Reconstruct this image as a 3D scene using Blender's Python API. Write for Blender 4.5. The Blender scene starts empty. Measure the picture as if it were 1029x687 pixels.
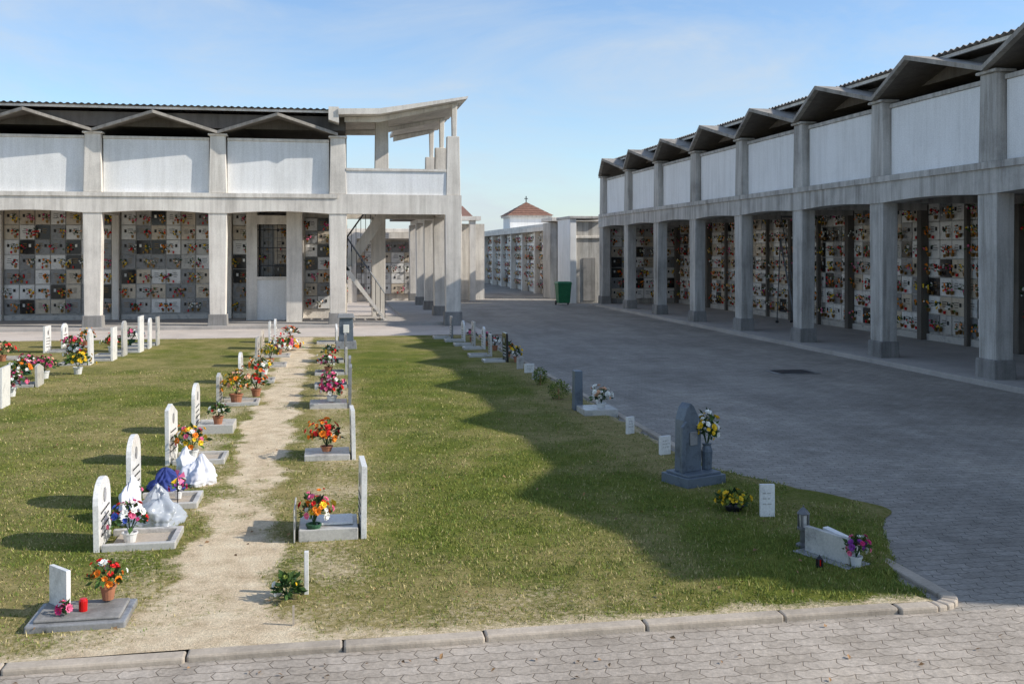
import bpy, bmesh, math, random
from mathutils import Vector, Matrix, noise
random.seed(7)
scene=bpy.context.scene
R=random.random
def U(a,b): return a+(b-a)*R()

# ---------------------------------------------------------------- materials
def newmat(name):
    m=bpy.data.materials.new(name); m.use_nodes=True
    nt=m.node_tree; b=nt.nodes['Principled BSDF']
    return m,nt,b
def N(nt,t,**k):
    n=nt.nodes.new(t)
    for a,v in k.items(): setattr(n,a,v)
    return n
def L(nt,a,b): nt.links.new(a,b)
def ramp(nt,fac,stops):
    r=N(nt,'ShaderNodeValToRGB'); e=r.color_ramp.elements
    while len(e)<len(stops): e.new(.5)
    for i,(p,c) in enumerate(stops):
        e[i].position=p; e[i].color=(c[0],c[1],c[2],1)
    L(nt,fac,r.inputs[0]); return r.outputs[0]
def noi(nt,vec,scale,detail=5,rough=.6):
    n=N(nt,'ShaderNodeTexNoise'); n.inputs['Scale'].default_value=scale
    n.inputs['Detail'].default_value=detail; n.inputs['Roughness'].default_value=rough
    if vec: L(nt,vec,n.inputs['Vector'])
    return n.outputs['Fac']
def mapv(nt,vec,s):
    m=N(nt,'ShaderNodeMapping'); m.inputs['Scale'].default_value=s; L(nt,vec,m.inputs[0]); return m.outputs[0]
def mixc(nt,f,a,b,mode='MIX'):
    m=N(nt,'ShaderNodeMix',data_type='RGBA',blend_type=mode)
    if isinstance(f,(int,float)): m.inputs[0].default_value=f
    else: L(nt,f,m.inputs[0])
    for i,x in ((6,a),(7,b)):
        if isinstance(x,tuple): m.inputs[i].default_value=(x[0],x[1],x[2],1)
        else: L(nt,x,m.inputs[i])
    return m.outputs[2]
def math_(nt,op,a,b=None,c=None):
    m=N(nt,'ShaderNodeMath',operation=op)
    for i,x in enumerate((a,b,c)):
        if x is None: continue
        if isinstance(x,(int,float)): m.inputs[i].default_value=x
        else: L(nt,x,m.inputs[i])
    return m.outputs[0]
def bump(nt,b,h,strength,dist):
    n=N(nt,'ShaderNodeBump'); n.inputs['Strength'].default_value=strength; n.inputs['Distance'].default_value=dist
    L(nt,h,n.inputs['Height']); L(nt,n.outputs[0],b.inputs['Normal'])
def geo(nt): return N(nt,'ShaderNodeNewGeometry').outputs['Position']

def concrete(name,c,stain=.55,streak=.5,rough=.9):
    m,nt,b=newmat(name); p=geo(nt)
    n1=noi(nt,p,.9,8,.65); n2=noi(nt,mapv(nt,p,(3.2,3.2,.22)),1.6,6,.7); n3=noi(nt,p,38,4,.7)
    d=tuple(x*(1-stain) for x in c); l=tuple(min(.88,x*1.15) for x in c)
    base=ramp(nt,n1,[(.28,d),(.5,c),(.75,l)])
    st=ramp(nt,n2,[(.42,(1,1,1)),(.68,(1-streak,1-streak*1.03,1-streak*1.08))])
    col=mixc(nt,1.0,base,st,'MULTIPLY')
    g=ramp(nt,n3,[(.3,(.86,.86,.86)),(.7,(1.08,1.08,1.08))])
    col=mixc(nt,1.0,col,g,'MULTIPLY')
    L(nt,col,b.inputs['Base Color']); b.inputs['Roughness'].default_value=rough
    bump(nt,b,n3,.35,.01); return m
def plain(name,c,rough=.7,var=.25,scale=12,metal=0,spec=.4):
    m,nt,b=newmat(name); p=geo(nt)
    n=noi(nt,p,scale,5,.65)
    col=ramp(nt,n,[(.3,tuple(x*(1-var) for x in c)),(.7,tuple(min(1,x*(1+var*.6)) for x in c))])
    L(nt,col,b.inputs['Base Color']); b.inputs['Roughness'].default_value=rough
    b.inputs['Metallic'].default_value=metal; b.inputs['Specular IOR Level'].default_value=spec
    return m
def marble(name,c,vein,rough=.25):
    m,nt,b=newmat(name); p=geo(nt)
    n=noi(nt,p,5,8,.75); n2=noi(nt,p,60,3,.6)
    col=ramp(nt,n,[(.35,vein),(.5,c),(.8,c)])
    col=mixc(nt,1.0,col,ramp(nt,n2,[(.3,(.85,.85,.85)),(.7,(1.05,1.05,1.05))]),'MULTIPLY')
    L(nt,col,b.inputs['Base Color']); b.inputs['Roughness'].default_value=rough; return m
def leafm(name,c,var=.45):
    m,nt,b=newmat(name)
    g=N(nt,'ShaderNodeNewGeometry')
    col=ramp(nt,g.outputs['Random Per Island'],[(0,tuple(x*(1-var) for x in c)),(1,tuple(min(1,x*(1+var)) for x in c))])
    L(nt,col,b.inputs['Base Color']); b.inputs['Roughness'].default_value=.6
    b.inputs['Specular IOR Level'].default_value=.25
    return m

M={}
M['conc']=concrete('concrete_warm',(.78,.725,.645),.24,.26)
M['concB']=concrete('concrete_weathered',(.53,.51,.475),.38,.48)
M['roofc']=concrete('concrete_roof_edge',(.36,.33,.29),.45,.4)
M['concD']=concrete('concrete_dark_and_shade',(.15,.132,.112),.3,.3)  # dark tone paints soffit shade into the concrete; also dark niche piers
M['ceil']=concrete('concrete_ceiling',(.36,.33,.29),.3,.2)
M['plinth']=concrete('concrete_plinth',(.28,.27,.255),.45,.4)
M['panel']=concrete('plaster_panel',(.86,.855,.83),.10,.13)
M['panelB']=concrete('plaster_panel_weathered',(.86,.86,.85),.08,.13)
M['floor']=concrete('portico_floor',(.42,.39,.355),.2,.1)
M['kerb']=concrete('kerb_stone',(.47,.40,.32),.45,.2)
M['rust']=plain('corrugated_sheet',(.42,.39,.36),.7,.4,3)
M['tile']=plain('terracotta_tiles',(.25,.13,.09),.85,.4,6)
M['white']=marble('marble_white',(.82,.805,.77),(.60,.59,.57))
M['cream']=marble('marble_cream',(.64,.55,.43),(.45,.38,.29))
M['grey']=marble('granite_grey',(.28,.28,.28),(.15,.15,.155))
M['lgrey']=marble('granite_light',(.54,.52,.48),(.32,.31,.30))
M['black']=marble('granite_black',(.022,.022,.024),(.045,.045,.045),.15)
M['bluegrey']=marble('granite_bluegrey',(.13,.16,.195),(.07,.085,.105),.4)
M['brass']=plain('bronze',(.25,.15,.05),.4,.3,20,.8)
M['ink']=plain('engraved_letters',(.03,.03,.03),.6)
M['iron']=plain('dark_iron',(.03,.03,.035),.5,.3,20,.5)
M['steel']=plain('grey_steel',(.17,.175,.18),.45,.3,20,.6)
M['leaf']=leafm('foliage',(.055,.11,.025)); M['leafy']=leafm('foliage_yellow',(.17,.21,.035))
M['leafd']=leafm('foliage_dark',(.025,.06,.022))
for k,c in dict(red=(.65,.02,.02),pink=(.74,.15,.28),yellow=(.85,.55,.03),orange=(.82,.24,.02),wht=(.82,.80,.74),purple=(.25,.05,.30),blue=(.06,.12,.5),mag=(.48,.03,.15),peach=(.78,.47,.30)).items():
    M[k]=leafm('petals_'+k,c,.25)
M['terra']=plain('terracotta_pot',(.36,.15,.08),.8)
M['pwhite']=plain('pot_white',(.7,.7,.68),.4,.1)
M['pgreen']=plain('pot_green',(.03,.10,.05),.5)
M['redglass']=plain('votive_red',(.6,.01,.01),.2)
M['cloth']=plain('white_cloth',(.72,.72,.76),.8,.12,5)
M['bluecloth']=plain('blue_cloth',(.03,.05,.22),.8,.3)
M['bin']=plain('bin_green',(.02,.16,.07),.45,.2)
M['dark']=plain('dark_interior',(.04,.037,.033),.9)
m,nt,b=newmat('plastic_bag'); b.inputs['Base Color'].default_value=(.52,.56,.62,1); b.inputs['Roughness'].default_value=.2
b.inputs['Alpha'].default_value=.62; M['bag']=m

# ground pavers -------------------------------------------------------
def pavers(name,c1,c2,mort,bw,bh,lw=0):
    m,nt,b=newmat(name); p=geo(nt)
    s=N(nt,'ShaderNodeSeparateXYZ'); L(nt,p,s.inputs[0])
    x,y=s.outputs[0],s.outputs[1]
    ty=math_(nt,'PINGPONG',x,bw/4)
    tx=math_(nt,'PINGPONG',y,bh/2)
    y2=math_(nt,'MULTIPLY_ADD',ty,.30,y); x2=math_(nt,'MULTIPLY_ADD',tx,.45,x)
    cb=N(nt,'ShaderNodeCombineXYZ'); L(nt,x2,cb.inputs[0]); L(nt,y2,cb.inputs[1])
    br=N(nt,'ShaderNodeTexBrick'); L(nt,cb.outputs[0],br.inputs['Vector'])
    br.inputs['Scale'].default_value=1; br.inputs['Brick Width'].default_value=bw; br.inputs['Row Height'].default_value=bh
    br.inputs['Mortar Size'].default_value=.0042; br.inputs['Mortar Smooth'].default_value=.5; br.inputs['Bias'].default_value=0
    br.inputs['Color1'].default_value=(*c1,1); br.inputs['Color2'].default_value=(*c2,1); br.inputs['Mortar'].default_value=(*mort,1)
    n1=noi(nt,p,.45,8,.7); n2=noi(nt,p,30,4,.7); n3=noi(nt,p,4,5,.7); n4=noi(nt,mapv(nt,p,(1.6,.25,1)),.7,6,.65)
    col=mixc(nt,1.0,br.outputs['Color'],ramp(nt,n1,[(.3,(.70,.69,.68)),(.55,(1,1,1)),(.75,(1.22,1.2,1.16))]),'MULTIPLY')
    col=mixc(nt,1.0,col,ramp(nt,n2,[(.3,(.74,.74,.74)),(.7,(1.18,1.18,1.18))]),'MULTIPLY')
    col=mixc(nt,1.0,col,ramp(nt,n3,[(.3,(.80,.79,.77)),(.65,(1.08,1.08,1.08))]),'MULTIPLY')
    col=mixc(nt,1.0,col,ramp(nt,n4,[(.35,(.82,.82,.82)),(.6,(1.05,1.05,1.05))]),'MULTIPLY')
    L(nt,col,b.inputs['Base Color']); b.inputs['Roughness'].default_value=.85
    h=math_(nt,'MULTIPLY_ADD',br.outputs['Fac'],-1.0,math_(nt,'MULTIPLY',n2,.5))
    bump(nt,b,h,.7,.012); return m
M['pav']=pavers('pavers_grey',(.38,.345,.30),(.325,.295,.255),(.15,.135,.11),.21,.112)
M['pav2']=pavers('pavers_warm',(.49,.425,.355),(.42,.36,.295),(.21,.17,.13),.21,.112)
M['slabs']=concrete('concrete_pavement',(.58,.51,.45),.2,.1)

# lawn ---------------------------------------------------------------
m,nt,b=newmat('lawn_ground'); p=geo(nt)
at=N(nt,'ShaderNodeAttribute',attribute_name='mask'); sp=N(nt,'ShaderNodeSeparateColor'); L(nt,at.outputs['Color'],sp.inputs[0])
n1=noi(nt,p,1.1,8,.7); n2=noi(nt,p,22,6,.8); n3=noi(nt,p,70,4,.8); n4=noi(nt,p,5,6,.7)
green=ramp(nt,n1,[(.25,(.068,.10,.015)),(.5,(.130,.155,.026)),(.72,(.22,.215,.05))])
dry=ramp(nt,n4,[(.3,(.22,.19,.065)),(.7,(.41,.33,.16))])
dirt=ramp(nt,n4,[(.25,(.48,.36,.24)),(.5,(.72,.58,.42)),(.72,(.84,.72,.55))])
def sharp(fac,nz,amp,w):
    t=math_(nt,'MULTIPLY_ADD',math_(nt,'SUBTRACT',nz,.5),amp,fac)
    mr=N(nt,'ShaderNodeMapRange'); mr.inputs[1].default_value=.5-w; mr.inputs[2].default_value=.5+w; L(nt,t,mr.inputs[0]); return mr.outputs[0]
col=mixc(nt,sharp(sp.outputs[1],n2,1.6,.35),green,dry)
col=mixc(nt,sharp(sp.outputs[0],n2,1.5,.22),col,dirt)
col=mixc(nt,1.0,col,ramp(nt,n3,[(.3,(.65,.65,.6)),(.7,(1.25,1.25,1.2))]),'MULTIPLY')
L(nt,col,b.inputs['Base Color']); b.inputs['Roughness'].default_value=.95; b.inputs['Specular IOR Level'].default_value=.1
bump(nt,b,math_(nt,'ADD',n2,n3),.7,.025); M['lawn']=m
M['bl1']=leafm('grass_blade_green',(.135,.19,.03),.35); M['bl2']=leafm('grass_blade_olive',(.23,.24,.05),.3); M['bl3']=leafm('grass_blade_straw',(.47,.39,.18),.3)
M['dead']=leafm('dead_leaf',(.26,.15,.07),.4)

# ---------------------------------------------------------------- mesh builder
class MB:
    def __init__(s): s.v=[]; s.f=[]; s.m=[]; s.mats=[]; s.tf=None
    def mi(s,k):
        if k not in s.mats: s.mats.append(k)
        return s.mats.index(k)
    def add(s,vs,fs,k):
        o=len(s.v); i=s.mi(k)
        for v in vs: s.v.append(tuple(s.tf(*v)) if s.tf else tuple(v))
        for f in fs: s.f.append([a+o for a in f]); s.m.append(i)
    def box(s,a0,a1,b0,b1,c0,c1,k):
        s.add([(a0,b0,c0),(a1,b0,c0),(a1,b1,c0),(a0,b1,c0),(a0,b0,c1),(a1,b0,c1),(a1,b1,c1),(a0,b1,c1)],
              [(3,2,1,0),(4,5,6,7),(0,1,5,4),(1,2,6,5),(2,3,7,6),(3,0,4,7)],k)
    def tbox(s,a,b,wa0,wb0,wa1,wb1,z0,z1,k):
        v=[(a-wa0/2,b-wb0/2,z0),(a+wa0/2,b-wb0/2,z0),(a+wa0/2,b+wb0/2,z0),(a-wa0/2,b+wb0/2,z0),
           (a-wa1/2,b-wb1/2,z1),(a+wa1/2,b-wb1/2,z1),(a+wa1/2,b+wb1/2,z1),(a-wa1/2,b+wb1/2,z1)]
        s.add(v,[(3,2,1,0),(4,5,6,7),(0,1,5,4),(1,2,6,5),(2,3,7,6),(3,0,4,7)],k)
    def beam(s,p0,p1,w,k):
        p0=Vector(p0);p1=Vector(p1);d=(p1-p0).normalized(); u=d.cross(Vector((.13,.27,.9))).normalized()*w/2; v=d.cross(u).normalized()*w/2
        s.add([p0-u-v,p0+u-v,p0+u+v,p0-u+v,p1-u-v,p1+u-v,p1+u+v,p1-u+v],[(3,2,1,0),(4,5,6,7),(0,1,5,4),(1,2,6,5),(2,3,7,6),(3,0,4,7)],k)
    def prism(s,poly,axis,c0,c1,k):
        n=len(poly)
        def mk(p,q,c):
            return {0:(c,p,q),1:(p,c,q),2:(p,q,c)}[axis]
        v=[mk(p,q,c0) for p,q in poly]+[mk(p,q,c1) for p,q in poly]
        f=[tuple(range(n)),tuple(range(2*n-1,n-1,-1))]+[(i,(i+1)%n,(i+1)%n+n,i+n) for i in range(n)]
        s.add(v,f,k)
    def lathe(s,x,y,prof,k,n=14):
        v=[];f=[]
        for r,z in prof:
            for i in range(n):
                a=2*math.pi*i/n; v.append((x+r*math.cos(a),y+r*math.sin(a),z))
        for j in range(len(prof)-1):
            for i in range(n):
                f.append((j*n+i,j*n+(i+1)%n,(j+1)*n+(i+1)%n,(j+1)*n+i))
        f.append(tuple(range(n-1,-1,-1))); f.append(tuple((len(prof)-1)*n+i for i in range(n)))
        s.add(v,f,k)
    def obj(s,name,parent=None,recalc=True,bevel=0,smooth=False):
        me=bpy.data.meshes.new(name); me.from_pydata(s.v,[],s.f)
        for k in s.mats: me.materials.append(M[k])
        me.polygons.foreach_set('material_index',s.m)
        me.update()
        if recalc:
            bm=bmesh.new(); bm.from_mesh(me); bmesh.ops.recalc_face_normals(bm,faces=bm.faces); bm.to_mesh(me); bm.free()
        if smooth: me.polygons.foreach_set('use_smooth',[True]*len(me.polygons))
        o=bpy.data.objects.new(name,me); scene.collection.objects.link(o)
        if parent: o.parent=parent
        if bevel:
            b=o.modifiers.new('bevel','BEVEL'); b.width=bevel; b.segments=2; b.limit_method='ANGLE'
        return o
def empty(name):
    e=bpy.data.objects.new(name,None); scene.collection.objects.link(e); e.empty_display_size=.2; return e

def rvec():
    while True:
        v=Vector((U(-1,1),U(-1,1),U(-1,1)))
        if .05<v.length<1: return v.normalized()
def leaf(mb,c,d,s,k,w=.45):
    d=Vector(d).normalized(); sd=d.cross(rvec()); sd.normalize()
    c=Vector(c); a=c+d*s; mid=c+d*s*.5
    mb.add([c,mid+sd*s*w*.5,a,mid-sd*s*w*.5],[(0,1,2,3)],k)
def bloom(mb,c,d,r,k,n=9):
    d=Vector(d).normalized(); c=Vector(c)
    u=d.cross(Vector((.3,.5,.8))).normalized(); w=d.cross(u)
    for ring,(rr,up,cnt) in enumerate(((1.0,.35,n),(.6,.75,max(4,n-3)))):
        for i in range(cnt):
            a=2*math.pi*(i+.5*ring)/cnt+U(-.15,.15)
            o=(u*math.cos(a)+w*math.sin(a)); t=(u*-math.sin(a)+w*math.cos(a))
            p0=c+o*r*.08; p1=c+o*r*rr*.65+d*r*up*.5+t*r*.3; p2=c+o*r*rr+d*r*up*.7; p3=c+o*r*rr*.65+d*r*up*.5-t*r*.3
            mb.add([p0,p1,p2,p3],[(0,1,2,3)],k)

# ---------------------------------------------------------------- niches (loculi)
FC=['red','pink','yellow','orange','wht','mag','wht','peach','red','orange','yellow']
def niches(mb,s0,s1,t,z0,rows,pw,rh,darkf=.25,fl=.75,seedv=0,mainw=None):
    n=max(1,round((s1-s0)/pw)); pw=(s1-s0)/n
    mb.box(s0,s1,t-.12,t,z0-.03,z0+rows*rh+.03,'concB')
    for i in range(n):
        for j in range(rows):
            a0=s0+i*pw+.018; a1=s0+(i+1)*pw-.018; b0=z0+j*rh+.016; b1=z0+(j+1)*rh-.016
            nz=noise.noise(Vector((i*.45+s0*.8+seedv*7.1,j*.5,seedv*3.3)))
            q=R()
            if q<darkf*.5+nz*.8: k='black'
            elif q<darkf+.05: k='grey'
            elif q<darkf+.18: k='lgrey'
            elif q<darkf+.40: k='cream'
            else: k='white'
            mb.box(a0,a1,t+.001,t+.035+U(0,.008),b0,b1,k)
            tt=t+.047; ac=(a0+a1)/2; w=a1-a0; h=b1-b0
            lk='brass' if k in('black','grey') else 'ink'
            px=ac-w*.22 if R()<.6 else ac+w*.2
            mb.box(px-.035,px+.035,tt-.004,tt+.008,b0+h*.5,b0+h*.5+.10,'wht' if k=='black' else 'dark')
            ix=ac+w*.12 if px<ac else ac-w*.14
            for q2 in range(3):
                hw=w*U(.10,.2); zz=b0+h*(.72-.14*q2)
                mb.box(ix-hw,ix+hw,tt-.004,tt+.004,zz,zz+.014,lk)
            if R()<.35:
                vx=a0+w*.5; mb.tbox(vx,tt+.03,.04,.04,.05,.05,b0+.02,b0+.10,'redglass' if R()<.6 else 'brass')
            if R()<fl:
                fx=a0+w*random.choice((.16,.84,.8)); fz=b0+.04
                mb.tbox(fx,tt+.05,.05,.05,.075,.075,fz,fz+.10,'brass')
                c=random.choice(FC); c2=random.choice(FC)
                for q3 in range(random.randint(6,10)):
                    cc=(fx+U(-.10,.10),tt+.06+U(-.04,.09),fz+.14+U(-.05,.13))
                    d=(U(-1,1),U(-.2,1),U(-.1,1))
                    leaf(mb,cc,d,.09,'leaf' if R()<.6 else 'leafd',.6)
                for q3 in range(random.randint(4,8)):
                    cc=Vector((fx+U(-.12,.12),tt+.09+U(-.03,.08),fz+.15+U(-.06,.13)))
                    kk=c if R()<.65 else c2; r=U(.024,.042)
                    top=cc+Vector((0,r,0)); 
                    ring=[cc+Vector((r*math.cos(a),0,r*math.sin(a))) for a in (0,1.26,2.51,3.77,5.03)]
                    mb.add([top]+ring,[(0,1,2),(0,2,3),(0,3,4),(0,4,5),(0,5,1)],kk)

# ---------------------------------------------------------------- portico building
def portico(name,tf,cols,P,matc,matp,niche_spans,nrows=7,darkf=.25,seedv=0):
    e=empty(name)
    s0,s1=cols[0],cols[-1]
    bz0,bz1,ct,zv,zr=P['bz0'],P['bz1'],P['ct'],P['zv'],P['zr']
    cm=MB(); cm.tf=tf
    for c in cols:
        cm.tbox(c,0,.48,.36,.56,.36,.42,bz0+.02,matc)
        cm.tbox(c,0,.54,.34,.46,.32,bz1,ct,matc)
        cm.tbox(c,.01,.60,.46,.56,.42,0,.45,'plinth')
        cm.box(c-.29,c+.29,-.22,.22,ct,ct+.06,matc)
    cm.obj('columns',e,bevel=.018)
    bm_=MB(); bm_.tf=tf
    rise=P.get('rise',.07)
    for a,b in zip(cols[:-1],cols[1:]):
        L_=b-a
        pts=[(a,bz1)]+[(a,bz0)]
        for i in range(0,13):
            f=i/12; x=a+.28+(L_-.56)*f
            pts.append((x,bz0+rise*math.sin(math.pi*f) if 0<f<1 else bz0))
        pts+=[(b,bz0),(b,bz1)]
        bm_.prism(pts,1,-.20,.21,matc)
        bm_.box(a+.001,b-.001,.212,.25,bz1-.13,bz1-.005,matc)
    bm_.box(s0-.3,s0,-.198,.208,bz0,bz1,matc); bm_.box(s1,s1+.3,-.198,.208,bz0,bz1,matc)
    bm_.obj('floor_beam',e)
    pm=MB(); pm.tf=tf
    for i,(a,b) in enumerate(zip(cols[:-1],cols[1:])):
        pm.box(a+.275,b-.275,-.10,-.02,bz1+.002,ct-.14,matp)
        pm.box(a+.27,b-.27,-.12,0.02,ct-.138,ct-.05,matc)
    pm.obj('parapet_panels',e,bevel=.01)
    w=MB(); w.tf=tf
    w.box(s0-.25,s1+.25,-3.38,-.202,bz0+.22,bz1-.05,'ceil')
    w.box(s0-.3,s1+.3,-P['depth'],-3.6,0,ct+.25,matc)
    w.box(s0-.25,s1+.25,-1.7,-1.6,bz1,zv-.1,'concD')  # dark wall colours in the shadow seen in the opening above the panels
    for c in cols: w.box(c-.12,c+.12,-3.38,-.2,bz0+.02,bz0+.218,matc)
    w.obj('walls',e)
    f=MB(); f.tf=tf
    f.box(s0-.5,s1+.5,-3.6,.45,-.05,.10,'floor'); f.obj('portico_floor',e,bevel=.01)
    r=MB(); r.tf=tf
    tv,tr=P['tv'],P['tr']; th=.09
    for a,b in zip(cols[:-1],cols[1:]):
        mdl=(a+b)/2; bk=-3.0
        for x0,x1,fl in ((a,mdl,0),(mdl,b,1)):
            z0,z1=(zv,zr) if fl==0 else (zr,zv); t0,t1=(tv,tr) if fl==0 else (tr,tv)
            v=[(x0,t0,z0),(x1,t1,z1),(x1,bk,z1-.05),(x0,bk,z0-.05)]
            v+=[(p,q,z-th) for p,q,z in v]
            r.add(v,[(0,1,2,3),(7,6,5,4),(0,4,5,1),(1,5,6,2),(2,6,7,3),(3,7,4,0)],'roofc')
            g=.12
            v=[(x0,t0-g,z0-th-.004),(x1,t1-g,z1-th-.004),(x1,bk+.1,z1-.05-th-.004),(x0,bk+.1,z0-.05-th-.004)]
            r.add(v,[(0,1,2,3)],'concD')  # dark sheet under each plate, the roof's underside shade put in as colour
    r.obj('folded_roof',e)
    k=MB(); k.tf=tf
    n=int((s1-s0+.6)/.05)
    v=[];ff=[]
    for i in range(n+1):
        s=s0-.3+(s1-s0+.6)*i/n; dz=.024*math.sin(s/.20*2*math.pi)
        for t,z in ((P['tc'],P['zc']),(-P['depth']-.2,P['zc']-.15)):
            v.append((s,t,z+dz)); 
    for i in range(n): ff.append((2*i,2*i+2,2*i+3,2*i+1))
    k.add(v,ff,'rust')
    v2=[(p,q,z-.02) for p,q,z in v]; k.add(v2,ff,'rust')
    k.box(s0-.25,s1+.25,P['tc']-.12,P['tc']-.06,P['zc']-.12,P['zc']-.05,'conc')
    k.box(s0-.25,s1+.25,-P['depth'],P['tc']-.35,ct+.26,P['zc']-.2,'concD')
    k.obj('corrugated_roof',e)
    nm=MB(); nm.tf=tf
    for (a,b) in niche_spans:
        niches(nm,a,b,-3.45,.30,nrows,.52,(bz0-.30+.2)/nrows,darkf,.95,seedv)
        nm.box(a,b,-3.57,-3.36,.10,.268,'lgrey')
    nm.obj('niche_wall',e,recalc=False)
    return e

# LEFT building
Y0=33.0
tfL=lambda s,t,z:(s,Y0-t,z)
colsL=[-21.73,-18.06,-14.39,-10.72,-7.05,-3.38,.29]
PL=dict(bz0=3.58,bz1=4.2,ct=5.98,zv=6.12,zr=6.66,tv=.30,tr=.75,depth=6.0,tc=.20,zc=6.88,rise=.07)
left=portico('columbarium_building',tfL,colsL,PL,'conc','panel',
   [(-21.55,-18.2),(-17.9,-14.5),(-14.2,-10.85),(-10.6,-7.2),(-6.9,-3.5),(-3.25,-2.7)],darkf=.3,seedv=1)
x=MB(); x.tf=tfL
for c in colsL[:-1]: x.box(c-.11,c+.11,-3.44,-3.2,.1,3.6,'conc')
x.obj('niche_wall_piers',left,bevel=.01)
x=MB(); x.tf=tfL
x.box(-2.7,-2.35,-3.4,-2.2,.1,3.78,'conc'); x.box(-1.35,-.85,-3.4,-1.2,.1,3.78,'conc')
x.box(-2.35,-1.35,-2.4,-2.25,.1,1.45,'panel'); x.box(-2.38,-1.33,-2.45,-2.18,1.45,1.55,'conc')
x.box(-2.35,-1.35,-3.3,-3.25,1.5,3.6,'dark')
for i in range(7): x.box(-2.3+i*.15,-2.285+i*.15,-2.33,-2.31,1.55,3.3,'iron')
for z in (1.9,2.5,3.1): x.box(-2.35,-1.35,-2.335,-2.32,z,z+.03,'iron')
x.box(-2.35,-1.35,-2.42,-2.22,3.3,3.6,'conc')
niches(x,-2.3,-1.4,-3.2,1.5,4,.45,.45,.3,.6,5)
x.box(-.85,.29,-3.5,-3.3,.1,3.78,'conc')
niches(x,-.80,.05,-3.28,.4,7,.40,.45,.3,.9,6)
x.obj('storage_room',left)
wg=MB()
for i,yy in enumerate((33,36.7,40.4,44.1,47.8)):
    wg.tbox(3.96,yy,.46,.40,.54,.42,.0,3.6,'conc'); wg.tbox(3.96,yy,.58,.5,.56,.46,0,.45,'plinth')
    if i<3:
        wg.tbox(3.96,yy,.46,.36,.40,.32,4.2,6.1,'conc')
        wg.tbox(4.0,yy,.14,.26,.18,.26,6.1,7.12,'conc')
wg.tbox(1.75,34.6,.48,.4,.42,.36,4.2,6.85,'conc'); wg.tbox(1.75,36.9,.46,.4,.5,.4,0,3.6,'conc')
wg.tbox(.45,36.9,.4,.4,.4,.4,0,3.6,'conc'); wg.tbox(.45,36.9,.36,.36,.36,.36,4.2,6.6,'conc')
wg.obj('gallery_columns',left,bevel=.015)
wg=MB()
wg.box(.59,4.22,32.79,33.2,3.58,4.2,'conc'); wg.box(.55,3.73,32.86,32.96,4.202,4.95,'panel')
wg.box(.55,3.73,32.82,33.0,4.952,5.03,'conc')
wg.box(3.76,4.18,33.2,48,3.6,4.18,'conc'); wg.box(3.9,4.02,33.2,47.6,4.182,4.95,'conc'); wg.box(3.86,4.06,33.2,47.6,4.952,5.02,'conc')
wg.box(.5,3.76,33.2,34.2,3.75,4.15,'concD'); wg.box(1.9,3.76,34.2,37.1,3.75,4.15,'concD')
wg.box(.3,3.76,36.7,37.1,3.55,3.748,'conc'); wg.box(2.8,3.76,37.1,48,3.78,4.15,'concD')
wg.box(.3,2.8,37.0,37.1,4.15,4.95,'conc')
wg.box(.2,4.4,33.2,37.2,-.05,.10,'floor'); wg.box(2.6,4.4,37.2,48,-.05,.10,'floor')
wg.obj('gallery_floor',left)
wg=MB()
poly=[(.3,6.66),(1.6,6.70),(4.35,7.25),(4.38,7.33),(1.6,6.88),(.3,6.84)]
wg.prism(poly,1,32.35,37.6,'conc')
poly=[(2.4,6.90),(4.32,7.25),(4.34,7.33),(2.4,7.02)]
wg.prism(poly,1,37.6,41.0,'conc')
for yy in (33,36.7): wg.prism([(.5,6.5),(1.6,6.52),(4.1,7.1),(4.1,7.19),(1.6,6.69),(.5,6.655)],1,yy-.09,yy+.09,'conc')
wg.prism([(2.5,6.7),(4.1,7.08),(4.1,7.19),(2.5,6.9)],1,40.3,40.5,'conc')
wg.prism([(.0,6.5),(.32,6.4),(.32,6.9),(.0,6.9)],1,32.4,38,'conc')
wg.obj('canopy_roof',left)
st=MB()
n=11
for i in range(n):
    st.box(1.85-.115*i-.13,1.85-.115*i,34.4,35.3,.16*i+.06,.16*i+.17,'conc')
st.prism([(1.9,.0),(1.9,.12),(.5,2.05),(.3,2.05),(.3,1.85),(.55,1.7)],1,34.3,34.398,'conc')
st.box(.30,.75,34.3,36.4,1.76,1.9,'conc')
for i in range(n):
    st.box(.62+.115*i,.62+.115*i+.13,35.5,36.4,1.9+.16*i+.0,1.9+.16*i+.12,'conc')
st.prism([(.5,1.78),(.75,1.78),(2.0,3.6),(2.0,3.85),(1.75,3.85),(.5,2.0)],1,35.4,35.498,'conc')
for (xa,za,xb,zb,y) in ((1.85,1.0,.6,2.85,34.33),(.6,2.85,1.9,4.7,35.43)):
    for q in range(9):
        f=q/8; st.box(xa+(xb-xa)*f-.01,xa+(xb-xa)*f+.01,y-.01,y+.01,za+(zb-za)*f-.9,za+(zb-za)*f,'iron')
    st.beam((xa,y,za),(xb,y,zb),.04,'steel')
st.obj('staircase',left)

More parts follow.
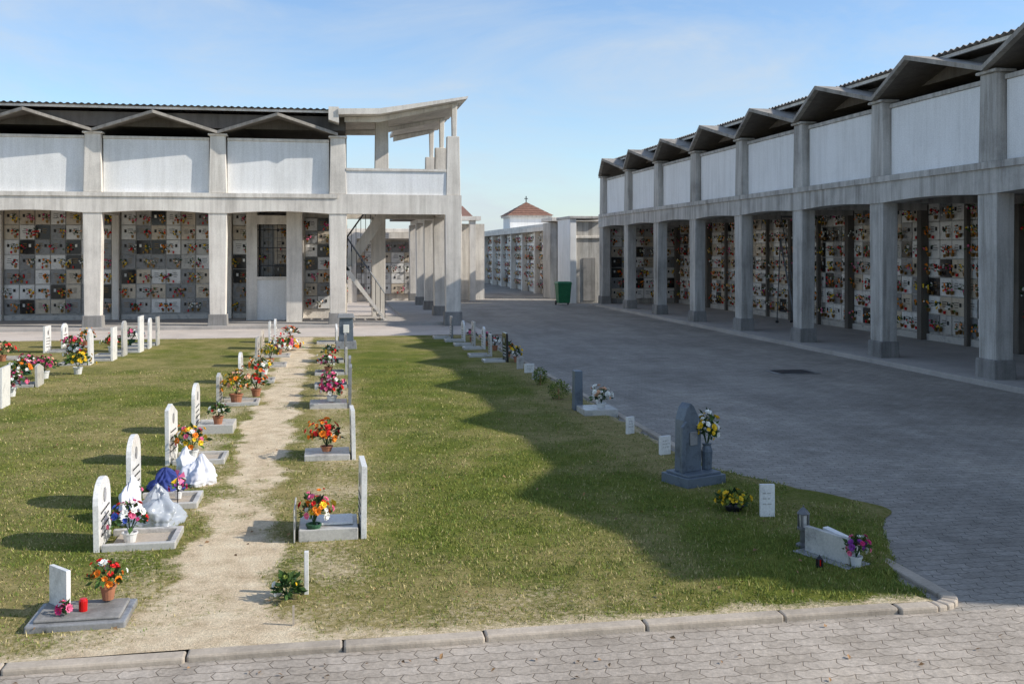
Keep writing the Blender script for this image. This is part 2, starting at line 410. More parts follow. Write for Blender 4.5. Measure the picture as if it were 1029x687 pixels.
# RIGHT building
X0=11.95
tfR=lambda s,t,z:(X0-t,s,z)
colsR=[4.2]+[16.8+3.83*i for i in range(-2,8)]
PR=dict(bz0=3.44,bz1=4.02,ct=5.62,zv=5.76,zr=6.30,tv=.30,tr=.66,depth=6.5,tc=-.05,zc=6.34,rise=.05)
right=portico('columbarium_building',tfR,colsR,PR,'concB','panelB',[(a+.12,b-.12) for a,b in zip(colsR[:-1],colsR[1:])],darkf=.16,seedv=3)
x=MB(); x.tf=tfR
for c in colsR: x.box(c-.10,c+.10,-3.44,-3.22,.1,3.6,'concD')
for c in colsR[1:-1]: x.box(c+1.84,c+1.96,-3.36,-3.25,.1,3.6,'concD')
x.box(colsR[0]-.3,colsR[0]-.1,-3.6,.15,0,5.6,'concB')
x.box(43.9,44.1,-3.6,-.25,0.1,3.62,'concB')
x.obj('niche_wall_piers',right,bevel=.01)
x=MB(); x.tf=lambda s,t,z:(s,43.88-t,z)
niches(x,12.3,15.3,.02,.3,7,.5,.46,.16,.9,33); x.obj('end_niche_wall',right,recalc=False)
def ladder(x,y):
    a=MB()
    for dx in (0,.5):
        a.beam((x+dx,y,.14),(x+dx,y+1.1,2.75),.045,'steel'); a.beam((x+dx,y+1.35,.14),(x+dx,y+1.1,2.75),.035,'steel')
        a.beam((x+dx,y+.1,1.1),(x+dx,y+1.05,3.55),.03,'steel')
        a.lathe(x+dx,y+1.35,[(.05,.10),(.06,.13),(.05,.17)],'ink',8)
    for q in range(9):
        f=(q+1)/10; a.box(x,x+.5,y+1.1*f-.07,y+1.1*f+.07,.14+2.61*f,.14+2.61*f+.025,'steel')
    a.beam((x,y+1.2,.5),(x+.5,y+1.2,.5),.03,'steel'); a.beam((x,y+1.05,3.5),(x+.5,y+1.05,3.5),.03,'steel')
    return a.obj('wheeled_ladder')
ladder(14.2,29.6)

# far buildings ------------------------------------------------------
def block(name,x0,x1,y0,y1,h,mat='conc',cap=True):
    e=empty(name); a=MB(); a.box(x0,x1,y0,y1,0,h,mat); a.obj('walls',e,bevel=.02)
    if cap:
        a=MB(); a.box(x0-.15,x1+.15,y0-.15,y1+.15,h,h+.18,mat); a.obj('roof_slab',e,bevel=.02)
    return e
e=block('niche_block',11.9,15,53,84,3.75,'conc')
a=MB(); a.tf=lambda s,t,z:(11.85-t,s,z)
for q in range(8): 
    c=53.3+3.8*q; a.box(c-.16,c+.16,0,.35,0,3.5,'conc')
    niches(a,c+.2,min(c+3.6,83.9),.03,.3,6,.6,.52,.12,.8,9+q)
a.box(53,84,-.1,.5,3.5,3.72,'conc')
a.obj('niche_front',e)
e=empty('entrance_portal'); a=MB()
a.box(11.0,11.35,50.5,52.3,0,3.85,'concB'); a.box(11.9,12.4,50.2,50.6,0,3.9,'conc'); a.box(10.95,13.8,50.0,52.5,3.9,4.1,'conc'); a.box(13.2,13.8,50.2,52,0,3.9,'conc')
a.box(11.35,13.2,52.2,52.4,0,3.9,'plinth'); a.obj('frame',e,bevel=.02)
e=empty('concrete_kiosk'); a=MB()
a.box(10.95,11.25,46.0,48.6,0,3.9,'panel'); a.box(11.25,12.6,46.2,48.4,0,3.75,'concB'); a.box(10.9,12.7,45.9,48.7,3.9,4.02,'concB')
a.box(11.6,12.2,46.15,46.19,.1,2.1,'plinth'); a.box(11.25,12.6,46.1,46.198,3.0,3.12,'conc'); a.obj('body',e,bevel=.015)
e=empty('chapel'); a=MB(); a.box(12.4,15.2,70,72.8,0,4.75,'panel'); a.box(12.25,15.35,69.85,72.95,4.75,4.9,'conc'); a.obj('drum',e)
a=MB(); cx,cy=13.8,71.4
for q in range(6):
    f0=q/6; f1=(q+1)/6; w0=3.3*(1-f0); w1=3.3*(1-f1)+.02
    a.tbox(cx,cy,w0,w0,w1,w1,4.9+f0*1.0,4.9+f1*1.0-.02,'tile')
a.box(cx-.03,cx+.03,cy-.03,cy+.03,5.85,6.3,'iron'); a.box(cx-.13,cx+.13,cy-.02,cy+.02,6.1,6.15,'iron'); a.obj('tiled_roof',e)
e=block('niche_block',-6,5.0,49.5,53,3.3,'conc')
a=MB(); a.tf=lambda s,t,z:(s,49.45-t,z)
niches(a,-5.8,4.2,.03,.35,5,.62,.5,.2,.8,21)
a.box(-6,5.1,-.05,1.0,3.0,3.28,'conc')
for q in range(4): a.box(-5.5+q*3.3-.2,-5.5+q*3.3+.2,.6,1.0,0,3.0,'conc')
a.obj('niche_front',e)
e=empty('tiled_lodge'); a=MB()
a.box(6.1,7.6,50.2,58,0,3.75,'conc'); a.box(5.9,6.2,49.4,49.7,0,3.9,'conc'); a.box(6.75,7.05,49.4,49.7,0,3.9,'conc'); a.box(5.7,7.3,49.3,50.2,3.9,4.1,'conc'); a.obj('walls',e)
a=MB(); a.prism([(49.9,4.1),(54,4.8),(58.3,4.1)],0,4.6,7.0,'tile'); a.obj('tiled_roof',e)
a=MB(); a.box(-40,60,92,92.3,0,2.6,'conc'); a.box(-40,60,91.9,92.4,2.6,2.72,'conc'); a.obj('perimeter_wall')
a=MB(); bx,by=10.3,44.6
a.tbox(bx,by,.5,.55,.62,.72,.1,.95,'bin'); a.tbox(bx,by,.68,.78,.6,.66,.952,1.05,'bin')
a.box(bx-.3,bx+.3,by+.36,by+.42,.9,.95,'bin')
for sx in(-.28,.28):
    a.prism([(by+.25+.1*math.cos(t*.6283),.1+.1*math.sin(t*.6283)) for t in range(10)],0,bx+sx-.03,bx+sx+.03,'ink')
a.obj('wheelie_bin',bevel=.015)

# ---------------------------------------------------------------- ground
def sheet(name,x0,x1,y0,y1,z,k):
    a=MB(); a.add([(x0,y0,z),(x1,y0,z),(x1,y1,z),(x0,y1,z)],[(0,1,2,3)],k); return a.obj(name,recalc=False)
sheet('ground',-900,900,-600,1200,-.012,'slabs')
sheet('pavement',-40,40,-25,120,0,'pav')
sheet('walkway',-40,11.0,-6,6.20,.004,'pav2')
sheet('concrete_pavement',-30,4.6,28.75,49.4,.004,'slabs')

def sm(a,b,x):
    t=max(0,min(1,(x-a)/(b-a))); return t*t*(3-2*t)
def nz(x,y,s,o=0): return noise.noise(Vector((x*s+o,y*s-o,o*1.7)))
def masks(x,y):
    c=-.76+.10*nz(y,0,.5,3)
    d=abs(x-c)+.20*nz(x,y,1.6,1)+.14*nz(x,y,5,2)
    w=.31+.08*sm(9,6.5,y)
    p=1-sm(w-.14,w+.16,d)
    p*=.92+.5*nz(x,y,1.0,8)+.45*nz(x,y,3.3,18)
    nearp=(1-sm(6.6,7.5,y+.3*nz(x,y,2,5)))*(1-sm(-.3,.5,x))*sm(-2.6,-1.4,x)*(.6+.7*nz(x,y,2,15))
    edge=(1-sm(6.36,6.6,y+.12*nz(x,y,3,6)))*.6
    side=sm(3.8,4.15,x+.12*nz(x,y,3,9))*.6 if y>11 else 0
    gb=(1-sm(.1,.6,abs(x-.05)+.2*nz(x,y,2,11)))*(.42+.3*nz(x,y,1.2,41))
    gl=(1-sm(.1,.5,abs(x+1.45)+.2*nz(x,y,2,71)))*(.36+.4*nz(x,y,1.2,72))
    nr=(1-sm(6.5,7.4,y+.5*nz(x,y,1.5,60)))*.36*(1-sm(1.5,3.0,x))
    dirt=max(p,nearp,edge,side,gb,gl,nr)
    dry=.31+.45*nz(x,y,.45,4)+.4*nz(x,y,1.7,14)+.2*nz(x,y,5,16)
    dry+=.38*(1-sm(.2,1.5,abs(x+.5)))+.42*(1-sm(6.5,8.4,y))*(1-sm(1.6,3.8,x))+.20*sm(-.5,-3,x)
    dry+=.45*(1-sm(.05,.5,abs(x-3.7)))*sm(9,11,y)
    return max(0,min(1,dirt)),max(0,min(1,dry))
def xr(y):
    b=.95*math.exp(-((y-8.9)/1.25)**2)
    return 4.08+b+.16*nz(y,0,1.3,20)+.09*nz(y,0,5,22)
ys=[];y=6.33
while y<28.75: ys.append(y); y+= .075 if y<14 else .15
ys.append(28.75)
nx=230
ZL=.036
def zl(x,y): return ZL+.010*nz(x,y,.8,30)
V=[];F=[];C=[]
for y in ys:
    xe=xr(y)
    for i in range(nx+1):
        f=i/nx
        x=-13+(xe+13)*(f**.75)
        z=zl(x,y)
        if i>=nx-2: z=(ZL,.02,.006)[i-nx+2]
        V.append((x,y,z)); C.append(masks(x,y))
for j in range(len(ys)-1):
    for i in range(nx):
        a=j*(nx+1)+i; F.append((a,a+1,a+nx+2,a+nx+1))
me=bpy.data.meshes.new('lawn'); me.from_pydata(V,[],F); me.materials.append(M['lawn'])
ca=me.color_attributes.new('mask','FLOAT_COLOR','POINT')
buf=[]
for d,dr in C: buf+= [d,dr,0,1]
ca.data.foreach_set('color',buf)
me.polygons.foreach_set('use_smooth',[True]*len(F)); me.update()
o=bpy.data.objects.new('lawn',me); scene.collection.objects.link(o)

V=[];F=[];MI=[]
for it in range(300000):
    y=6.38/(1-R()*.70); 
    x=U(-.42*y-.3,.47*y) if y>9 else U(-4.2,4.9)
    x=max(x,-12)
    if x>xr(y)+.02: continue
    d,dr=masks(x,y)
    if R()<d*1.35: continue
    if R()<dr*.4: continue
    if R()<.35+.9*nz(x,y,7,80): continue
    h=U(.012,.036)*(1-.3*dr); w=.002+.00032*y
    if R()<.03: h*=1.9
    a=U(0,6.283); cx_,sy_=math.cos(a)*w,math.sin(a)*w; lx,ly=U(-.02,.02),U(-.02,.02)
    z=zl(x,y)-.004 if x<xr(y)-.06 else .006
    o=len(V); V+=[(x-cx_,y-sy_,z),(x+cx_,y+sy_,z),(x+lx,y+ly,z+h)]; F.append((o,o+1,o+2))
    q=R(); MI.append(2 if q<dr*.45 else (1 if q<.55 else 0))
me=bpy.data.meshes.new('grass'); me.from_pydata(V,[],F)
for k in('bl1','bl2','bl3'): me.materials.append(M[k])
me.polygons.foreach_set('material_index',MI); me.update()
o=bpy.data.objects.new('grass',me); scene.collection.objects.link(o)
a=MB()
for i in range(340):
    y=6.5/(1-R()*.7); x=U(-5,4.0); s=U(.010,.026); zz=.062
    if i>270: x=U(-3,6.5); y=U(5.2,6.18); zz=.014
    p=Vector((x,y,zz)); u=rvec(); u.z*=.3; u.normalize(); w=u.cross(Vector((U(-.3,.3),U(-.3,.3),1))).normalized()
    a.add([p-u*s,p+w*s*.5,p+u*s,p-w*s*.5+Vector((0,0,.01))],[(0,1,2,3)],'dead')
a.obj('fallen_leaves',recalc=False)

# kerb
a=MB(); x=-13.0
while x<3.9:
    w=min(U(.8,1.1),4.0-x); dz=U(-.006,.005); dy=U(-.012,.012)
    a.box(x+.004,x+w-.004,6.22+dy,6.335+dy,-.05,.040+dz,'kerb'); x+=w
for q in range(5):
    a0=-math.pi/2+q*math.pi/10; a1=a0+math.pi/10-.02
    pts=[(4.0+.27*math.cos(t),6.49+.27*math.sin(t)) for t in (a0,(a0+a1)/2,a1)]+[(4.0+.16*math.cos(t),6.49+.16*math.sin(t)) for t in (a1,(a0+a1)/2,a0)]
    a.prism(pts,2,-.05,.038,'kerb')
a.box(4.16,4.27,6.5,7.3,-.05,.03,'kerb')
a.obj('kerb',bevel=.014)
a=MB(); x=-13.0
while x<4.1:
    a.box(x+.005,x+.99,28.75,28.87,-.05,.05+U(-.004,.004),'kerb'); x+=1
a.obj('kerb',bevel=.01)
a=MB(); y=11.0
while y<28.7:
    a.box(4.13,4.22,y+.006,y+.99,-.05,.03+U(-.008,.008),'kerb'); y+=1
a.obj('kerb',bevel=.01)
a=MB(); a.box(8.6,9.5,18.7,19.4,.002,.012,'plinth'); a.box(8.7,9.4,18.78,19.32,.012,.02,'iron'); a.obj('manhole_cover',bevel=.004)

# ---------------------------------------------------------------- graves
def arch(w,h,style):
    hw=w/2
    if style=='round':
        pts=[(-hw,0),(hw,0)]; r=hw
        for i in range(11):
            t=math.pi*i/10; pts.append((r*math.cos(t),h-r*.7+r*.7*math.sin(t)))
        return pts
    if style=='slant': return [(-hw,0),(hw,0),(hw,h*.82),(-hw*.2,h),(-hw,h*.93)]
    if style=='gable': return [(-hw,0),(hw,0),(hw,h*.84),(0,h),(-hw,h*.84)]
    if style=='wave':
        return [(-hw,0),(hw,0),(hw,h*.8),(hw*.7,h*.86),(hw*.3,h*.98),(0,h),(-hw*.3,h*.98),(-hw*.7,h*.86),(-hw,h*.8)]
    return [(-hw,0),(hw,0),(hw,h),(-hw,h)]
def headstone(mb,x,y,z,w,h,k,style,face=1,th=.045,lines=True):
    mb.prism([(y+p,z+q) for p,q in arch(w,h,style)],0,x-th/2,x+th/2,k)
    if lines:
        xf=x+face*(th/2+.002); lk='wht' if k in('black','bluegrey','grey') else 'ink'
        x0,x1=sorted((xf,xf+face*.004))
        mb.prism([(y+.05*math.cos(t*.6283),z+h*.76+.06*math.sin(t*.6283)) for t in range(10)],0,x0,x1,'grey' if lk=='ink' else 'lgrey')
        for r_ in range(4):
            zz=z+h*(.56-.1*r_); yy=y-w*.34
            while yy<y+w*.3:
                ww=U(.010,.03); mb.box(x0,x1,yy,yy+ww,zz,zz+.016,lk); yy+=ww+U(.014,.03)
def grave(x,y,side=-1,w=.5,h=.6,k='white',style='round',bk='lgrey',length=.55,slab=False,border=.06,z=.03,name='grave'):
    e=empty(name); a=MB(); f=-side
    headstone(a,0,0,-.05,w,h+.05,k,style,f); o=a.obj('headstone',e,bevel=.006)
    o.location=(x,y,z); o.rotation_euler=(U(-.02,.02),U(-.03,.03),U(-.05,.05))
    if bk:
        a=MB(); x0,x1=sorted((x+f*.04,x+f*length))
        if slab: a.box(x0,x1,y-w/2,y+w/2,z-.05,z+border,bk)
        else:
            a.box(x0,x1,y-w/2,y-w/2+.05,z-.05,z+border,bk); a.box(x0,x1,y+w/2-.05,y+w/2,z-.05,z+border,bk)
            xx=x1 if f>0 else x0; a.box(min(xx,xx-f*.05),max(xx,xx-f*.05),y-w/2+.051,y+w/2-.051,z-.05,z+border,bk)
            a.box(x0+.051,x1-.051,y-w/2+.05,y+w/2-.05,z-.05,z+border*.4,'kerb')
        a.obj('grave_border',e,bevel=.008)
    return e
def bouquet(x,y,z,r,h,cols,n=18,pot='terra',pr=.07,ph=.11,leafk='leaf',nl=70,fr=.035,name='flower_bouquet'):
    a=MB()
    if z<=.101 : z-=.015
    if pot:
        a.lathe(x,y,[(pr*.72,z),(pr*.95,z+ph*.85),(pr*1.08,z+ph*.86),(pr*1.08,z+ph),(pr*.9,z+ph),(pr*.85,z+ph*.8)],pot)
        z0=z+ph
    else: z0=z
    c=Vector((x,y,z0+h*.35))
    lop=Vector((U(-.15,.15),U(-.15,.15),0))
    for i in range(nl):
        d=rvec(); d.z=abs(d.z)*1.0-.15
        p=c+Vector((d.x*r*U(.2,1.0),d.y*r*U(.2,1.0),d.z*h*.65*U(.3,1)))
        leaf(a,p,d+rvec()*.5,U(.05,.10)*(r/.16)**.5,leafk if R()<.75 else 'leafd',.45)
    for i in range(8):
        d=rvec(); d.z=abs(d.z)+.6; d.normalize(); b0=Vector((x,y,z0-.01)); b1=b0+Vector((d.x*r*.6,d.y*r*.6,h*.5)); s=Vector((.004,0,0))
        a.add([b0-s,b0+s,b1+s,b1-s],[(0,1,2,3)],'leafd')
    for i in range(n):
        g=(i+.5)/n; ph_=i*2.39996; zz=1-g*1.05; rr=math.sqrt(max(0,1-zz*zz))
        d=Vector((rr*math.cos(ph_),rr*math.sin(ph_),zz))+rvec()*.28
        p=c+(Vector((d.x*r,d.y*r,d.z*h*.62))+lop*h)*U(.78,1.12)
        bloom(a,p,d,fr*U(.6,1.3),random.choice(cols))
    return a.obj(name,recalc=False)
def lantern(x,y,z,h=.22,body='iron',glass='redglass'):
    a=MB(); r=h*.25
    a.lathe(x,y,[(r*1.1,z),(r*1.1,z+h*.08),(r*.8,z+h*.1)],body,8)
    a.lathe(x,y,[(r*.62,z+h*.1),(r*.7,z+h*.6),(r*.5,z+h*.62)],glass,10)
    for i in range(4):
        t=i*math.pi/2+.78; px,py=x+r*.85*math.cos(t),y+r*.85*math.sin(t); a.box(px-.006,px+.006,py-.006,py+.006,z+h*.08,z+h*.66,body)
    a.lathe(x,y,[(r*1.15,z+h*.66),(r*.9,z+h*.74),(r*.35,z+h*.88),(r*.12,z+h*.92),(r*.15,z+h)],body,8)
    return a.obj('grave_lantern')
def lump(name,x,y,z,sx,sy,sz,k,sd=1,fold=.35):
    bm=bmesh.new(); bmesh.ops.create_icosphere(bm,subdivisions=5,radius=1)
    for v in bm.verts:
        d=v.co.normalized(); az=math.atan2(d.y,d.x)
        n=noise.noise(d*1.3+Vector((sd,0,0)))*.45
        ridge=1-abs(noise.noise(Vector((math.cos(az)*2.2,math.sin(az)*2.2,d.z*.8+sd))))*2
        r2=1-abs(noise.noise(Vector((d.x*3.2+sd,d.y*3.2,d.z*1.8))))*2
        q=d*(.78+n+.16*ridge+.10*r2)
        zz=q.z
        if d.z>.75: zz+= (d.z-.75)*1.3; q.x*=1-(d.z-.75)*2.4; q.y*=1-(d.z-.75)*2.4
        if d.z<-.1: q.x*=1.12; q.y*=1.12
        v.co=Vector((x+q.x*sx,y+q.y*sy,max(z,z+sz*.45+zz*sz)))
    me=bpy.data.meshes.new(name); bm.to_mesh(me); bm.free(); me.materials.append(M[k])
    me.polygons.foreach_set('use_smooth',[True]*len(me.polygons))
    o=bpy.data.objects.new(name,me); scene.collection.objects.link(o); return o

# --- row left of the path
e=empty('grave'); a=MB(); a.box(-1.86,-1.26,6.78,7.22,.0,.075,'grey'); a.box(-1.82,-1.30,6.82,7.18,.075,.095,'plinth'); a.obj('slab',e,bevel=.01)
a=MB(); a.tf=lambda p,q,z:(-1.72+(p)*.75-(q)*.66,7.08+(p)*.66+(q)*.75,z)
headstone(a,0,0,.095,.22,.25,'white','flat',1,.03); a.obj('headstone',e,bevel=.005)
a=MB(); a.lathe(-1.55,6.96,[(.026,.095),(.028,.16),(.02,.175)],'redglass'); a.obj('votive_candle')
bouquet(-1.43,7.12,.11,.10,.15,['red','wht','orange','red'],26,'terra',.05,.09,fr=.028)
bouquet(-1.66,6.92,.11,.05,.06,['mag','pink'],8,None,nl=20,fr=.024)
grave(-1.80,8.75,-1,.50,.55,'white','round','lgrey',.60)
bouquet(-1.58,8.7,.07,.14,.24,['pink','wht','mag','blue','red'],38,'pwhite',.06,.08,fr=.03)
grave(-1.79,10.05,-1,.50,.66,'white','round','lgrey',.60)
lump('white_cloth',-1.72,9.50,.03,.11,.22,.22,'cloth',3)
lump('plastic_bag',-1.45,9.30,.03,.19,.20,.14,'bag',5)
lump('plastic_bag',-1.55,9.78,.03,.13,.15,.14,'bag',15)
lump('blue_cloth',-1.58,10.55,.05,.15,.18,.12,'bluecloth',8)
lump('white_cloth',-1.30,10.9,.03,.17,.22,.16,'cloth',11)
lump('white_cloth',-1.48,11.35,.03,.12,.16,.16,'cloth',21)
bouquet(-1.70,9.6,.24,.07,.08,['pink','peach','orange'],9,None,nl=24,fr=.024)
bouquet(-1.40,10.1,.08,.08,.12,['purple','wht','mag'],14,'pwhite',.04,.07,nl=30,fr=.026)
a=MB(); 
for q in range(5):
    t=q*1.257; a.add([(-1.35,9.7,.35),(-1.35+.07*math.cos(t),9.68,.35+.07*math.sin(t)),(-1.35+.07*math.cos(t+.7),9.72,.35+.07*math.sin(t+.7))],[(0,1,2)],random.choice(['pink','yellow','blue']))
a.box(-1.354,-1.346,9.7,9.708,.03,.35,'iron'); a.obj('pinwheel',recalc=False)
grave(-1.74,12.05,-1,.52,.66,'white','slant','lgrey',.60)
bouquet(-1.50,11.9,.1,.17,.28,['orange','yellow','wht','pink'],40,'pwhite',.07,.1)
grave(-1.72,14.0,-1,.50,.64,'white','round','lgrey',.5,slab=True,border=.12)
bouquet(-1.42,13.85,.15,.13,.17,['red','leafy','wht'],12,'terra',.07,.1,nl=90,fr=.03)
grave(-1.66,16.4,-1,.5,.5,'lgrey','slant','lgrey',.6)
bouquet(-1.40,16.3,.08,.20,.36,['orange','yellow','peach'],46,'terra',.1,.14,leafk='leafy',nl=140)
bouquet(-1.15,17.0,.08,.16,.26,['orange','red'],26,'terra',.08,.12)
grave(-1.56,19.1,-1,.5,.55,'white','round','lgrey',.6)
bouquet(-1.27,19.0,.1,.16,.28,['red','orange','wht'],26,'pgreen',.08,.12)
bouquet(-1.2,20.0,.08,.14,.2,['wht','yellow'],20,'pwhite',.07,.1)
grave(-1.45,21.7,-1,.5,.6,'lgrey','flat','lgrey',.6)
bouquet(-1.18,21.6,.1,.17,.3,['yellow','leafy'],26,'terra',.08,.12,leafk='leafy')
grave(-1.45,23.6,-1,.5,.62,'cream','wave','lgrey',.6)
bouquet(-1.1,23.6,.1,.18,.25,['wht','red'],26,'terra',.08,.12)
grave(-1.40,25.6,-1,.5,.66,'white','flat','lgrey',.6)
bouquet(-.95,24.9,.05,.32,.3,['wht','pink','wht','orange','yellow'],60,None,nl=120,fr=.05)
grave(-1.35,27.3,-1,.5,.62,'white','round','lgrey',.6)
bouquet(-.98,27.3,.1,.2,.25,['orange','red','wht'],24,'terra',.08,.12)

# --- row right of the path
a=MB(); a.box(-.165,-.135,7.2,7.24,.03,.33,'white'); a.obj('marker_stake',bevel=.003)
a=MB(); a.box(-.225,-.212,6.62,6.635,.03,.16,'kerb'); a.obj('marker_stake')
bouquet(-.27,7.12,.05,.09,.19,['wht','yellow','leafy'],9,None,nl=170,leafk='leaf',fr=.02)
grave(.28,8.75,1,.46,.60,'white','flat','lgrey',.52,slab=True,border=.10)
a=MB(); a.box(-.10,.20,8.62,8.9,.135,.155,'white'); a.obj('marble_slab',bevel=.004)
a=MB(); a.box(-.28,-.268,8.5,8.95,.03,.30,'lgrey'); a.obj('grave_plaque',bevel=.004)
bouquet(-.12,8.58,.06,.125,.24,['red','yellow','wht','pink','orange'],44,'pgreen',.06,.12,fr=.03)
grave(.28,12.0,1,.46,.56,'white','flat','lgrey',.55,slab=True,border=.07)
bouquet(-.02,11.9,.12,.17,.30,['red','orange','red','orange'],46,'terra',.07,.06)
grave(.32,15.9,1,.5,.62,'grey','flat','lgrey',.6,slab=True,border=.08)
bouquet(.05,15.8,.13,.18,.22,['wht','red','mag','pink'],40,'pwhite',.08,.08)
bouquet(.02,17.0,.1,.17,.26,['mag','pink','wht'],34,'terra',.08,.1)
grave(.36,18.2,1,.5,.55,'grey','slant','lgrey',.6)
grave(.34,20.1,1,.5,.5,'lgrey','flat','lgrey',.6)
bouquet(.0,20.0,.1,.2,.22,['pink','wht','red'],36,'terra',.08,.1)
grave(.36,22.3,1,.5,.6,'grey','flat','lgrey',.6)
bouquet(.02,22.2,.1,.17,.2,['wht','red','yellow'],26,'terra',.08,.1)
e=empty('stela'); a=MB(); a.tbox(.42,25.3,.52,.4,.48,.36,.02,.22,'grey'); a.tbox(.42,25.3,.36,.22,.32,.18,.22,.78,'bluegrey'); a.tbox(.42,25.3,.42,.28,.36,.22,.78,.88,'grey'); a.box(.35,.49,25.17,25.19,.42,.62,'wht'); a.obj('body',e,bevel=.012)
grave(.2,26.8,1,.5,.5,'white','round','lgrey',.5)

# --- far-left rows
for (x,y,h,k,s_) in [(-4.85,16.7,.62,'white','flat'),(-4.9,22.7,.75,'white','slant'),(-4.6,23.5,.72,'white','flat'),(-4.55,24.4,.8,'lgrey','round'),(-4.35,25.3,.85,'white','flat'),(-4.3,26.2,.75,'white','round'),(-4.25,27.1,.72,'lgrey','flat'),(-6.5,25.6,.62,'white','flat'),(-6.4,26.8,.6,'white','round'),(-5.0,19.2,.4,'lgrey','slant')]:
    grave(x,y,-1 if x<-6 else 1,.45,h,k,s_,'lgrey',.6)
for (x,y,c) in [(-4.75,20.9,['yellow','leafy','yellow']),(-5.2,20.3,['pink','peach','mag']),(-5.35,18.6,['wht','pink','wht','leafy']),(-5.1,17.9,['pink','wht','mag']),(-5.4,19.4,['orange','wht']),(-5.6,17.4,['wht','leafy','pink']),(-5.7,21.0,['wht','mag','pink']),
                (-5.2,22.8,['wht','red']),(-6.0,25.7,['red','pink']),(-5.9,26.8,['orange','yellow']),(-5.0,25.3,['red','wht']),(-7.2,22.6,['red','wht','mag']),(-7.4,21.6,['wht','pink']),(-7.7,22.4,['wht','yellow']),(-4.9,27.2,['pink','wht']),(-6.9,23.6,['peach','red'])]:
    bouquet(x,y,.05,U(.17,.24),U(.22,.32),c,36,random.choice(['terra','pwhite','pgreen']),.09,.14,nl=110,fr=.036)
for (x,y) in [(-7.6,21.7),(-7.7,22.8),(-7.3,24.0)]: grave(x,y,-1,.5,.35,'lgrey','flat','lgrey',.7)

# --- border row on the right
def plate(x,y,w,h,k='white',rot=0.0):
    a=MB(); c,s=math.cos(rot),math.sin(rot)
    a.tf=lambda p,q,z:(x+p*c-q*s,y+p*s+q*c,z)
    a.box(-w/2,w/2,-.02,.02,.01,.05+h,k)
    for r_ in range(3):
        xx=-w*.33
        while xx<w*.25:
            ww=U(.012,.035); a.box(xx,xx+ww,-.024,-.021,.05+h*(.7-.18*r_),.05+h*(.7-.18*r_)+.012,'lgrey'); xx+=ww+.012
    return a.obj('grave_plaque',bevel=.004)
e=empty('headstone'); a=MB()
c,s=math.cos(.35),math.sin(.35); hx,hy=3.66,10.0
tfh=lambda p,q,z:(hx+p*c-q*s,hy+p*s+q*c,z)
a.tf=tfh
a.box(-.22,.28,-.20,.22,.0,.13,'bluegrey'); a.box(-.19,.25,-.16,.18,.13,.155,'bluegrey')
a.prism([(-.13,.155),(.11,.155),(.105,.66),(.01,.82),(-.03,.85),(-.08,.80),(-.12,.68)],1,-.02,.12,'bluegrey')
a.prism([(-.18,.155),(-.132,.155),(-.11,.68),(-.17,.62)],1,-.06,-.021,'bluegrey')
a.box(-.05,.05,-.034,-.022,.42,.56,'grey')
a.lathe(.20,.0,[(.05,.155),(.06,.34),(.04,.40),(.055,.42)],'bluegrey',12)
a.obj('stone',e,bevel=.01)
bouquet(tfh(.20,0,0)[0],tfh(.20,0,0)[1],.40,.12,.36,['yellow','wht','wht','wht','yellow'],40,None,nl=150,fr=.034)
plate(3.86,11.45,.15,.20,'white',.4); plate(3.86,12.85,.12,.20,'white',.5); plate(3.86,8.62,.13,.27,'white',-.15)
bouquet(3.64,8.85,.05,.14,.13,['yellow','yellow','leafy'],60,'iron',.09,.05,leafk='leafy',nl=160,fr=.024)
e=empty('grave'); a=MB(); a.tf=lambda p,q,z:(3.79+p*.94-q*.34,7.35+p*.34+q*.94,z)
a.box(-.02,.02,-.22,.22,.02,.24,'lgrey'); a.prism([(-.2,.03),(.12,.03),(.12,.24),(-.2,.20)],0,.07,.13,'white'); a.box(-.10,.16,-.28,.27,.0,.045,'grey'); a.obj('stones',e,bevel=.006)
a=MB(); a.lathe(3.74,7.66,[(.06,.02),(.06,.06),(.028,.075),(.028,.17),(.05,.18)],'steel',10); a.obj('lantern_post')
lantern(3.74,7.66,.18,.19,'steel','lgrey')
lantern(3.62,7.15,.04,.09)
bouquet(3.90,7.12,.04,.085,.16,['purple','pink','mag','wht'],28,'pwhite',.045,.09,fr=.024)
e=empty('grave'); a=MB(); a.box(3.62,4.12,14.3,14.8,.0,.12,'lgrey'); a.tbox(3.66,14.9,.13,.18,.12,.16,.03,.62,'bluegrey'); a.obj('stones',e,bevel=.008)
bouquet(3.92,14.5,.12,.14,.22,['wht','peach','wht'],34,'pwhite',.07,.07,fr=.04)
def shrub(x,y,r,h):
    a=MB()
    for i in range(620):
        d=rvec(); q=U(.45,1)
        p=Vector((x+d.x*r*q,y+d.y*r*q,.04+h*.5+d.z*h*.5*q)); leaf(a,p,d+rvec()*.7,U(.02,.045),'leafy' if R()<.65 else 'leaf',.5)
    a.tbox(x,y,.03,.03,.02,.02,.03,.06+h*.5,'dead')
    return a.obj('small_shrub',recalc=False)
shrub(3.62,16.0,.17,.30); shrub(3.70,17.8,.12,.30)
for (x,y,w,h,k) in [(3.8,18.6,.2,.12,'lgrey'),(3.85,19.6,.2,.16,'white'),(3.8,20.3,.14,.22,'lgrey')]: plate(x,y,w,h,k,.3)
for (x,y,h,k,s_) in [(3.75,21.7,.62,'black','flat'),(3.6,22.9,.5,'lgrey','flat'),(3.7,24.6,.55,'white','slant'),(3.6,25.6,.6,'lgrey','flat'),(3.5,26.8,.55,'white','round'),(3.3,27.8,.6,'grey','flat')]:
    grave(x,y,1,.4,h,k,s_,'lgrey',.5)
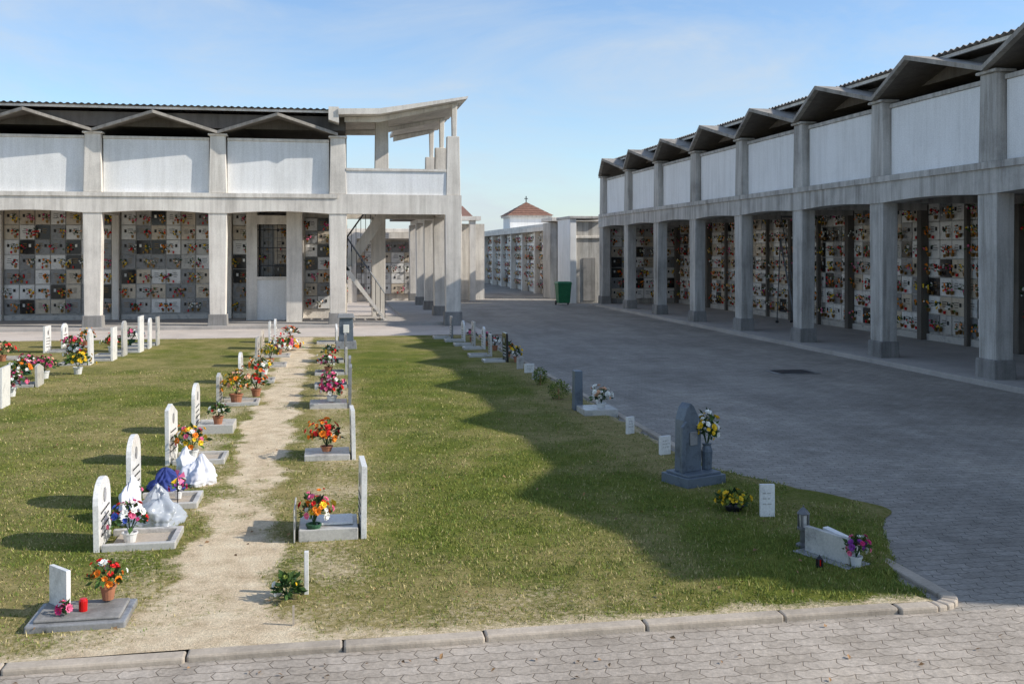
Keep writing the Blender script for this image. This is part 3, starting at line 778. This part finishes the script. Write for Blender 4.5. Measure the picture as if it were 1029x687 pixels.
for (x,y,c) in [(3.95,21.5,['wht','yellow']),(3.95,22.6,['orange','leafy']),(3.9,24.1,['red','wht']),(3.9,25.3,['pink','yellow']),(3.7,26.6,['wht','pink'])]:
    bouquet(x,y,.05,.14,.22,c,22,'terra',.07,.12,leafk='leafd')

# ---------------------------------------------------------------- light
EL=math.radians(32); AZD=18; AZ=math.radians(AZD)
to=Vector((math.cos(EL)*math.cos(AZ),-math.cos(EL)*math.sin(AZ),math.sin(EL)))
sl=bpy.data.lights.new('sun','SUN'); sl.energy=5.0; sl.angle=math.radians(.5); sl.color=(1,.94,.85)
so=bpy.data.objects.new('sun',sl); scene.collection.objects.link(so); so.rotation_euler=to.to_track_quat('Z','Y').to_euler(); so.location=(30,-6,25)
w=bpy.data.worlds.new('World'); scene.world=w; w.use_nodes=True; nt=w.node_tree
bg=nt.nodes['Background']; bg.inputs[1].default_value=.15
sk=N(nt,'ShaderNodeTexSky'); sk.sky_type='NISHITA'; sk.sun_disc=False; sk.sun_elevation=EL; sk.sun_rotation=math.radians(90+AZD)
sk.air_density=1.0; sk.dust_density=.5; sk.ozone_density=1.9
tc=N(nt,'ShaderNodeTexCoord')
mp=N(nt,'ShaderNodeMapping'); mp.inputs['Scale'].default_value=(1.3,1.3,4.2); mp.inputs['Rotation'].default_value=(.15,.38,.5); L(nt,tc.outputs['Generated'],mp.inputs[0])
nn=N(nt,'ShaderNodeTexNoise'); nn.inputs['Scale'].default_value=2.1; nn.inputs['Detail'].default_value=10; nn.inputs['Roughness'].default_value=.62; nn.inputs['Distortion'].default_value=.5
L(nt,mp.outputs[0],nn.inputs['Vector'])
cl=ramp(nt,nn.outputs['Fac'],[(.40,(.04,.04,.04)),(.55,(.34,.34,.34)),(.72,(.85,.85,.85))])
skb=mixc(nt,1.0,sk.outputs[0],(1.02,1.14,1.28),'MULTIPLY')
col=mixc(nt,cl,skb,(4.4,4.9,5.4))
L(nt,col,bg.inputs[0])

# ---------------------------------------------------------------- camera
cd=bpy.data.cameras.new('camera'); cam=bpy.data.objects.new('camera',cd); scene.collection.objects.link(cam); scene.camera=cam
cd.sensor_width=36; cd.lens=36.03; cd.shift_y=-.0885; cd.clip_end=3000; cd.clip_start=.1
cam.location=(0,0,2.4); cam.rotation_euler=(math.radians(90),0,-math.radians(10.15))
scene.view_settings.view_transform='Standard'; scene.view_settings.look='None'; scene.view_settings.exposure=0
